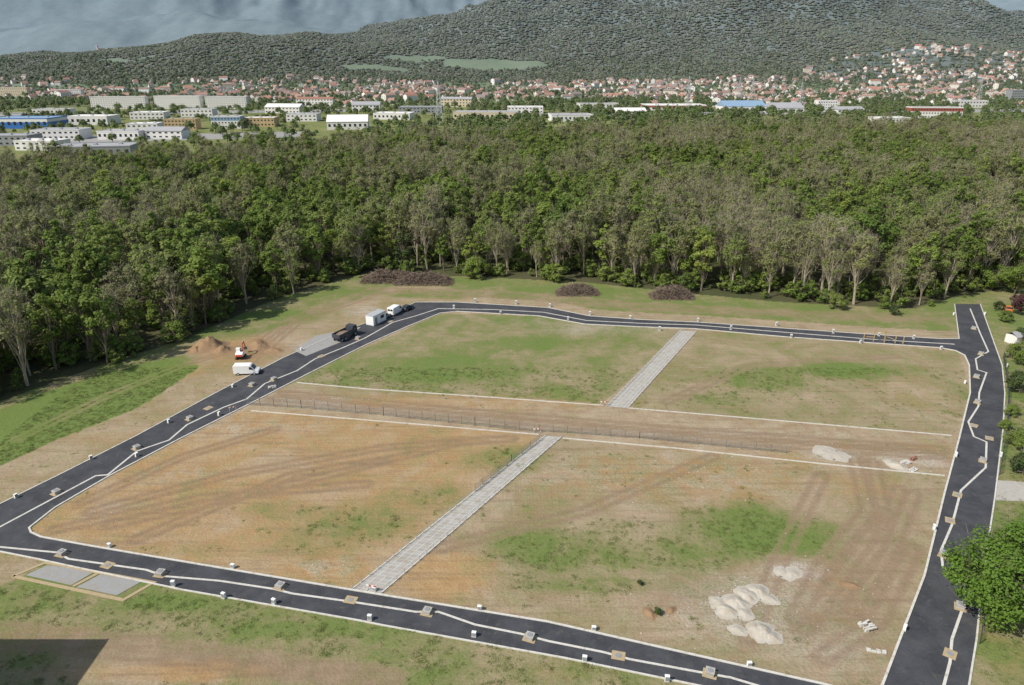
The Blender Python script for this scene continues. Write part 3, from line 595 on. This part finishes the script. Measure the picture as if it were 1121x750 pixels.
put('garden_tree',garden,1135,420,1,1); put('garden_tree',garden,1110,322,1.2,2); put('garden_tree',garden,1085,318,1.0,3); put('garden_tree',garden,1150,470,1.1,4); put('garden_tree',garden,1118,400,.7,5)
def conifer(name,seed,Ht,R):
    r=np.random.default_rng(seed);V=[];Fc=[]; tube(V,Fc,(0,0,0),(0,0,Ht),.3,.03,7); nb=len(Fc); n_=6000
    t=r.uniform(.06,1,n_)**.8; rad=R*(1-t)*(.55+.45*np.cos((t*16%1)*3.14)**2); a=r.uniform(0,6.28,n_); q=r.uniform(.25,1,n_)
    o=np.stack([rad*q*np.cos(a),rad*q*np.sin(a),t*Ht-q*rad*.35],1); d=np.stack([np.cos(a),np.sin(a),np.full(n_,-.3)],1); b=np.stack([-np.sin(a),np.cos(a),r.normal(0,.3,n_)],1); s_=r.uniform(.2,.4,n_)[:,None]
    LV=np.stack([o-d*s_,o-b*s_*.5,o+d*s_,o+b*s_*.5],1).reshape(-1,3); s=len(V); V+=[tuple(x) for x in LV]; Fc+=[(s+4*i,s+4*i+1,s+4*i+2,s+4*i+3) for i in range(n_)]
    return mesh_obj(name,V,Fc,[MBARK,LDARK],midx=[0]*nb+[1]*n_,link=False)
con=conifer('conifer_src',5,18,4.6)
put('cedar_tree',con,0,0,1.25,0,(262,372)); put('cedar_tree',con,0,0,.8,1,(252,328)); put('cedar_tree',con,0,0,.7,1,(268,335))
def far_tree(name,seed,Ht,R,leaf,n_=150,ls=2.2,trunk=True):
    r=np.random.default_rng(seed);V=[];Fc=[]; tube(V,Fc,(0,0,0),(0,0,Ht*.6),.35,.2,4); nb=len(Fc)
    d=r.normal(0,1,(n_,3)); d/=np.linalg.norm(d,axis=1)[:,None]; d[:,2]=np.abs(d[:,2])*1.2-.45; q=r.uniform(.5,1,n_)[:,None]; lump=(1+.25*np.sin(d[:,:1]*5+seed)*np.cos(d[:,1:2]*4))
    o=d*q*lump*[R,R,Ht*.42]+[0,0,Ht*.55]; s_=(ls*r.uniform(.6,1.3,n_))[:,None]/2
    LV=leafquads(r,o,d+r.normal(0,.4,(n_,3))+[0,0,.6],s_); s=len(V); V+=[tuple(x) for x in LV]; Fc+=[(s+4*i,s+4*i+1,s+4*i+2,s+4*i+3) for i in range(n_)]
    return mesh_obj(name,V,Fc,[MBARK,leaf],midx=[0]*nb+[1]*n_,link=False)
CH_=coll('hill_tree_kinds',[far_tree('h%d'%i,i,7,8.5,LHILL,80,4.8) for i in range(4)])
CTT=coll('town_tree_kinds',[far_tree('w%d'%i,20+i,13,4.6,LTOWN,200,1.9) for i in range(4)])
s=15; gx,gy=np.meshgrid(np.arange(-3200,3400,s),np.arange(1750,4050,s)); gx=gx.ravel()+rng.uniform(-6,6,gx.size); gy=gy.ravel()+rng.uniform(-6,6,gy.size)
m=(np.abs(gx)<.74*gy+60); gx,gy=gx[m],gy[m]; z=H(gx,gy); md=meadow(gx,gy)
townhill=townhill_f(gx,gy)
m=(z>14)&(md<.4)&(~townhill|(rng.random(len(gx))<.4))&((rng.random(len(gx))<.98)); m&=~((gy>3900)&(gx>-200)&(gx<1700))
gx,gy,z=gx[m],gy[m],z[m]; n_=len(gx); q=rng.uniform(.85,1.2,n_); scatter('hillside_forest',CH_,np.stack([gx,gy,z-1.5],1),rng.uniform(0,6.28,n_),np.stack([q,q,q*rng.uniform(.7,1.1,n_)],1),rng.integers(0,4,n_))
# ---------------------------------------------------------------- town
def house(name,L,W,hw_,hr,win=2):
    x,y=L/2,W/2; o=.5
    V=[(-x,-y,0),(x,-y,0),(x,y,0),(-x,y,0),(-x,-y,hw_),(x,-y,hw_),(x,y,hw_),(-x,y,hw_),(-x,0,hw_+hr),(x,0,hw_+hr)]
    Fc=[(0,1,5,4),(2,3,7,6),(1,2,6,9,5),(3,0,4,8,7)]; M=[0]*4
    dz=hr/y*o; s=len(V); V+=[(-x-o,-y-o,hw_-dz+.15),(x+o,-y-o,hw_-dz+.15),(x+o,0,hw_+hr+.15),(-x-o,0,hw_+hr+.15),(x+o,y+o,hw_-dz+.15),(-x-o,y+o,hw_-dz+.15)]
    Fc+=[(s,s+1,s+2,s+3),(s+3,s+2,s+4,s+5)]; M+=[1,1]
    for fl in range(int(hw_//2.7)):
        for k in range(int(L//3)):
            cx=-x+L*(k+.5)/int(L//3)
            for sy in(-1,1):
                s=len(V); yy=sy*(y+.03); zz=1+fl*2.7; V+=[(cx-.5,yy,zz),(cx+.5,yy,zz),(cx+.5,yy,zz+1.2),(cx-.5,yy,zz+1.2)]; Fc.append((s,s+1,s+2,s+3)); M.append(2)
        for sx in(-1,1):
            for cy in(-y/2,y/2):
                s=len(V); xx=sx*(x+.03); zz=1+fl*2.7; V+=[(xx,cy-.5,zz),(xx,cy+.5,zz),(xx,cy+.5,zz+1.2),(xx,cy-.5,zz+1.2)]; Fc.append((s,s+1,s+2,s+3)); M.append(2)
    s=len(V); c0=np.array((L*.2,y*.3)); 
    for zz in(hw_,hw_+hr+.9):
        for a,b in((-.4,-.4),(.4,-.4),(.4,.4),(-.4,.4)): V.append((c0[0]+a,c0[1]+b,zz))
    Fc+=[(s,s+1,s+5,s+4),(s+1,s+2,s+6,s+5),(s+2,s+3,s+7,s+6),(s+3,s,s+4,s+7),(s+4,s+5,s+6,s+7)]; M+=[0]*5
    return mesh_obj(name,V,Fc,[MHW,MHR,MGLASS],midx=M,link=False)
CHs=coll('house_kinds',[house('a0',10,9,5.6,3.6),house('a1',12,10,5.8,4.2),house('a2',9.5,9,4.6,3.8),house('a3',16,10,8.5,3.8),house('a4',22,12,12,2.8)])
s=25; gx,gy=np.meshgrid(np.arange(-2000,2200,s),np.arange(1180,2720,s)); gx=gx.ravel()+rng.uniform(-9,9,gx.size); gy=gy.ravel()+rng.uniform(-9,9,gy.size)
z=H(gx,gy); dn=np.array([mnoise.noise(Vector((a/170,b/170,4.))) for a,b in zip(gx,gy)])
pr=np.where((gy>1330)&(gy<2150)&(z<25),.42,0.0); pr=np.where((gy<1330)&(gx>-300),.14,pr); pr=np.where(townhill_f(gx,gy),.36,pr); pr=np.where((gx<-700),pr*.55,pr); pr=pr+np.where(pr>0,dn*.8,0)
m=(np.abs(gx)<.74*gy+60)&(rng.random(len(gx))<pr)&(meadow(gx,gy)<.3)
hx,hy,hz=gx[m],gy[m],z[m]; n_=len(hx); idx=rng.choice(5,n_,p=[.33,.3,.2,.12,.05]); q=rng.uniform(.9,1.15,n_)
base=np.array([mnoise.noise(Vector((a/400,b/400,8.))) for a,b in zip(hx,hy)])*2+rng.choice([0,1.57],n_)+rng.normal(0,.15,n_)
scatter('town_houses',CHs,np.stack([hx,hy,hz-.4],1),base,np.stack([q,q,q],1),idx)
K=60000; tx=rng.uniform(-2000,2200,K);ty=600+1950*rng.random(K)**1.1; m=(np.abs(tx)<.74*ty+60)&~inpoly(tx,ty,FOREST); tn=np.array([mnoise.noise(Vector((a/120,b/120,14.))) for a,b in zip(tx,ty)]); 
m&=(rng.random(K)<.6+tn*1.1)&(H(tx,ty)<90)&(meadow(tx,ty)<.2)
m&=~((tx<-60)&(ty<1150)&(rng.random(K)<.50)); m&=~((ty>1330)&(rng.random(K)<.35))
tx,ty=tx[m],ty[m]; tz=H(tx,ty); n_=len(tx); q=rng.uniform(.4,1.1,n_); q=np.where((ty<1300)&(tx>-60),q*1.15,q)
# ---------------------------------------------------------------- larger named buildings
foot=[]
def building(nm,u,v,L,D,h,wall,roof,rz=0,kind='flat',floors=0,bays=0,stripe=None):
    x,y=G(u,v); y+=D/2; e=empty(nm,(x,y,0),rz); foot.append((x,y,max(L,D)*.55+4,D*.6+14))
    box('walls',(L,D,h),(0,0,h/2),wall,e)
    if kind=='flat':
        box('roof',(L-.8,D-.8,.3),(0,0,h+.15),roof,e)
        for s in(-1,1): box('parapet_%d'%(s+1),(L+.3,.4,.8),(0,s*(D/2-.05),h+.3),wall,e); box('parapet_side_%d'%(s+1),(.4,D-.5,.8),(s*(L/2-.05),0,h+.3),wall,e)
        for i in range(3): box('roof_vent_%d'%i,(2.5,2.5,1.4),(L*(-.3+.3*i),D*.1*(i-1),h+1),MGALV,e,.1)
    else:
        r_=D*.18; V=[(-L/2-.5,-D/2-.5,h),(L/2+.5,-D/2-.5,h),(L/2+.5,0,h+r_),(-L/2-.5,0,h+r_),(L/2+.5,D/2+.5,h),(-L/2-.5,D/2+.5,h)]
        mesh_obj('roof',V,[(0,1,2,3),(3,2,4,5),(1,4,2),(0,3,5)],roof,e)
    if stripe: box('cladding_band',(L+.12,D+.12,h*.3),(0,0,h*.82),stripe,e)
    V=[];Fc=[]
    for f_ in range(floors):
        for b_ in range(bays):
            cx=-L/2+L*(b_+.5)/bays; w=L/bays*.22; z0=h*(f_+.38)/floors; z1=h*(f_+.72)/floors
            for sy in(-1,1):
                s=len(V); yy=sy*(D/2+.1); V+=[(cx-w,yy,z0),(cx+w,yy,z0),(cx+w,yy,z1),(cx-w,yy,z1)]; Fc.append((s,s+1,s+2,s+3))
    if V: mesh_obj('windows',V,Fc,MGLASS,e)
building('blue_warehouse',20,141,62,40,10,MBLUE,MBROOF,.04,bays=10,floors=1,stripe=MREN)
building('apartment_block',130,119,82,13,17,MREN,MGROOF,.05,floors=6,bays=22); building('apartment_block',195,119,70,13,18,MREN,MGROOF,-.02,floors=6,bays=18); building('apartment_block',248,119,62,13,17,MREN,MGROOF,.05,floors=6,bays=16)
building('white_warehouse',95,137,48,30,9,MREN,MREN,.0,bays=8,floors=1); building('cream_office_building',197,142,32,18,10,MOCH,MTANR,.1,floors=3,bays=9); building('office_building',247,141,30,20,12,MREN,MGROOF,.1,floors=3,bays=9,stripe=MBROOF)
building('ochre_commercial_building',283,139,34,22,9,MOCH,MREN,.05,floors=2,bays=9); building('white_industrial_hall',378,142,42,34,8,MREN,MREN,.15,'gable',1,8); building('flat_roof_warehouse',532,131,80,40,8,MCREAM,MGROOF,-.04,floors=1,bays=14)
building('flat_roof_warehouse',95,172,56,30,7,MGREY,MGROOF,.2,floors=1,bays=10); building('grey_warehouse',60,153,42,26,8,MREN,MGROOF,.1,floors=2,bays=9); building('white_warehouse',130,153,38,22,7,MREN,MGROOF,.0,floors=1,bays=8)
building('retail_hall',740,122,88,45,8,MREN,MREN,.0,floors=1,bays=12,stripe=MBAND); building('blue_roof_hall',815,123,60,40,8,MREN,MBROOF,.05,'gable',1,10); building('grey_roof_hall',862,124,45,36,7,MREN,MGROOF,.05,'gable',1,8)
building('school_building',1025,130,62,18,13,MREN,MGROOF,-.1,floors=3,bays=18,stripe=MBAND); building('white_office_building',978,139,38,22,9,MREN,MREN,.1,floors=2,bays=10); building('white_office_building',905,122,28,15,14,MREN,MREN,0,floors=4,bays=8); building('flat_roof_warehouse',625,133,50,30,7,MREN,MGROOF,.1,floors=1,bays=10)
building('dark_office_block',1118,112,40,18,20,MGREY,MGROOF,.0,floors=5,bays=10); building('apartment_block',15,106,60,14,18,MCREAM,MGROOF,.0,floors=6,bays=14); building('apartment_block',75,107,50,14,15,MREN,MTILE,.1,floors=5,bays=14); building('flat_roof_warehouse',430,131,46,30,7,MREN,MREN,-.1,floors=1,bays=9)
building('apartment_block',985,90,70,14,16,MREN,MGROOF,.1,floors=5,bays=16); building('apartment_block',1075,86,80,14,16,MREN,MGROOF,-.1,floors=5,bays=16)
for (u,v,L,D,h,wl,rf,k) in ((160,131,40,26,8,MREN,MREN,'flat'),(330,133,36,24,8,MREN,MGROOF,'flat'),(215,128,40,22,9,MREN,MGROOF,'flat'),(55,128,44,22,9,MREN,MGROOF,'flat'),(310,124,50,24,8,MREN,MREN,'gable'),(460,124,60,26,8,MGREY,MGROOF,'flat'),(575,124,50,26,8,MREN,MREN,'flat'),(655,120,60,26,8,MREN,MGROOF,'flat'),(400,122,40,24,9,MREN,MGROOF,'gable'),(930,128,36,20,9,MREN,MGROOF,'gable'),(5,160,40,22,8,MGREY,MGROOF,'flat'),(155,145,30,20,8,MREN,MREN,'flat'),(1060,118,60,24,10,MREN,MGROOF,'flat'),(690,128,40,22,7,MREN,MREN,'gable'),(345,117,60,16,12,MREN,MTILE,'gable'),(500,117,50,16,12,MCREAM,MGROOF,'gable'),(40,165,34,20,7,MREN,MREN,'flat'),(180,152,34,18,7,MREN,MGROOF,'gable')):
    building('commercial_building',u,v,L,D,h,wl,rf,random.uniform(-.15,.15),k,max(1,int(h//3.5)),int(L//5))
mm=np.ones(n_,bool)
for x,y,rx,ry in foot: mm&=~((np.abs(tx-x)<rx)&(ty>y-ry-22)&(ty<y+ry-8))
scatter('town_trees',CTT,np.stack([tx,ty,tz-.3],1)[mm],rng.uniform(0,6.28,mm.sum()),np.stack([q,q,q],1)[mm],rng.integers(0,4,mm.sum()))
for i,(a,b,c,d) in enumerate((((-60,160),(330,150),(330,144),(-60,152)),((-60,128),(420,122),(420,119),(-60,124)),((560,128),(1180,122),(1180,119),(560,124)))):
    mesh_obj('district_road',[(*p,.03) for p in P(a,b,c,d)],[(0,1,2,3)],MSLAB)
def pylon(u,v,h,w,arms=3):
    x,y=G(u,v); V=[];Fc=[]
    def leg(z): return w*(1-z/h)*.5+.35
    zs=[h*i/9 for i in range(10)]
    for z0,z1 in zip(zs[:-1],zs[1:]):
        a,b=leg(z0),leg(z1); c0=[(-a,-a,z0),(a,-a,z0),(a,a,z0),(-a,a,z0)]; c1=[(-b,-b,z1),(b,-b,z1),(b,b,z1),(-b,b,z1)]
        for i in range(4): tube(V,Fc,c0[i],c1[i],.22,.22,4); tube(V,Fc,c0[i],c1[(i+1)%4],.12,.12,3); tube(V,Fc,c1[i],c0[(i+1)%4],.12,.12,3)
    for k in range(arms):
        z=h*(.68+.13*k); l=w*(1.1-.15*k)
        for s in(-1,1): tube(V,Fc,(0,0,z),(s*l,0,z),.25,.12,4); tube(V,Fc,(0,0,z+h*.05),(s*l,0,z),.14,.1,4); tube(V,Fc,(s*l,0,z),(s*l,0,z-1.6),.1,.1,4)
    o=mesh_obj('electricity_pylon' if arms else 'telecom_mast',V,Fc,MGALV); o.location=(x,y,0); o.rotation_euler[2]=.4
for a in ((481,137,46,7,0),(752,122,48,8),(822,115,44,8),(875,118,38,7),(808,112,42,8),(694,112,38,7),(1070,112,40,8)): pylon(*a)
hx_=-1450; hy_=2720; hz_=float(H(np.array([hx_]),np.array([hy_]))[0]); e=empty('hilltop_chapel',(hx_,hy_,hz_),.3)
box('nave',(20,9,9),(0,0,4.5),MREN,e); prism('nave_roof',[(-10.5,9),(10.5,9),(10,13),(-10,13)],5,MTILE,e); box('tower',(6,6,18),(-12,0,9),MREN,e); cyl('spire',4.5,9,(-12,0,22.5),MGROOF,e,n=4,r2=.1)
# apartment building just west of the near road (its shadow reaches the picture)
e=empty('apartment_building',(-68.5,51.5,0),0); box('walls',(13,16,15),(0,0,7.5),MREN,e); box('roof',(12.6,15.6,.4),(0,0,15.2),MGROOF,e)
for s in(-1,1): box('parapet_%d'%(s+1),(.3,16.2,.9),(s*6.45,0,15.3),MREN,e); box('parapet_end_%d'%(s+1),(12.5,.3,.9),(0,s*7.9,15.3),MREN,e)
for fl in range(5):
    for k in range(4):
        for s in(-1,1): box('window_%d%d'%(fl,k),(.06,1.6,1.4),(s*6.52,-6+4*k,1.8+3*fl),MGLASS,e)
    box('balcony_%d'%fl,(1.4,4,.15),(7.1,0,.9+3*fl),MCON,e)
box('entrance_door',(1.4,.08,2.2),(0,-8.03,1.1),MGLASS,e)
# ---------------------------------------------------------------- stones & tufts
import bmesh
def rock(name,seed):
    bm=bmesh.new(); bmesh.ops.create_icosphere(bm,subdivisions=1,radius=.5)
    for v_ in bm.verts: v_.co*=1+.5*mnoise.noise(v_.co*2+Vector((seed,0,0))); v_.co.z*=.6
    me=bpy.data.meshes.new(name); bm.to_mesh(me); bm.free(); me.materials.append(MGRAV if seed%2 else MCON); return bpy.data.objects.new(name,me)
CR=coll('stone_kinds',[rock('r%d'%i,i) for i in range(4)])
K=60000; sx=rng.uniform(-100,110,K); sy=rng.uniform(58,190,K); at=attrs(sx,sy); m=inpoly(sx,sy,INN)&(rng.random(K)<.03+at['pale']*.5)&(at['grass']<.6)
sx,sy=sx[m],sy[m]
for u_,v_,rx_,ry_,h_ in GH:
    c_=G(u_,v_); k_=60; sx=np.concatenate([sx,c_[0]+rng.normal(0,rx_*.75,k_)]); sy=np.concatenate([sy,c_[1]+rng.normal(0,ry_*.75,k_)])
n_=len(sx); q=.04+rng.random(n_)**6*.28; scatter('loose_stones',CR,np.stack([sx,sy,np.zeros(n_)],1),rng.uniform(0,6.28,n_),np.stack([q,q,q],1),rng.integers(0,4,n_))
def tuft(name,seed):
    r=np.random.default_rng(seed);V=[];Fc=[]
    for i in range(26):
        a=r.uniform(0,6.28); o=r.normal(0,.2,2); d=(math.cos(a),math.sin(a)); h=r.uniform(.08,.22); w=.035; s=len(V)
        V+=[(o[0]-d[1]*w,o[1]+d[0]*w,0),(o[0]+d[1]*w,o[1]-d[0]*w,0),(o[0]+d[0]*h*.9,o[1]+d[1]*h*.9,h)]; Fc.append((s,s+1,s+2))
    return mesh_obj(name,V,Fc,[LGT],link=False)
CG=coll('tuft_kinds',[tuft('g%d'%i,i) for i in range(4)])
K=60000; sx=rng.uniform(-95,115,K); sy=rng.uniform(52,150,K); at=attrs(sx,sy); bn=np.array([mnoise.fractal(Vector((a/4,b/4,2.)),1,2,3) for a,b in zip(sx,sy)])
ring=inpoly(sx,sy,OUT)&~inpoly(sx,sy,INN)
m=(~ring)&(at['grass']+bn*.5+rng.normal(0,.2,K)>.8)&(at['track']<.3)&(np.abs(sx)<.75*sy+12)&~inpoly(sx,sy,SLABS); sx,sy=sx[m],sy[m]; n_=len(sx); q=rng.uniform(.4,1.2,n_)
scatter('grass_tufts',CG,np.stack([sx,sy,np.zeros(n_)],1),rng.uniform(0,6.28,n_),np.stack([q,q,q*.8],1),rng.integers(0,4,n_))
# ---------------------------------------------------------------- light & camera
el=math.radians(46); azv=Vector((-.86,-.51,0)).normalized(); to=Vector((azv.x*math.cos(el),azv.y*math.cos(el),math.sin(el)))
sd=bpy.data.lights.new('sun','SUN'); sd.energy=4.9; sd.angle=math.radians(.5); sd.color=(1,.95,.86); so=bpy.data.objects.new('sun',sd); COL.objects.link(so); so.rotation_euler=to.to_track_quat('Z','Y').to_euler()
w=bpy.data.worlds.new('World'); scene.world=w; w.use_nodes=True; nt=w.node_tree; bg=nt.nodes['Background']; sk=nt.nodes.new('ShaderNodeTexSky'); sk.sky_type='NISHITA'; sk.sun_disc=False; sk.sun_elevation=el; sk.sun_rotation=math.atan2(azv.x,azv.y); sk.air_density=1.3; sk.dust_density=1.5
nt.links.new(sk.outputs[0],bg.inputs[0]); bg.inputs[1].default_value=.12
cam=bpy.data.cameras.new('camera'); cam.sensor_width=36; cam.lens=36*F/1121; cam.clip_end=30000; cam.clip_start=1
co_=bpy.data.objects.new('camera',cam); COL.objects.link(co_); co_.location=(0,0,CH); co_.rotation_euler=(math.pi/2-PITCH,0,0); scene.camera=co_
scene.view_settings.view_transform='Standard'; scene.view_settings.look='None'; scene.view_settings.exposure=0
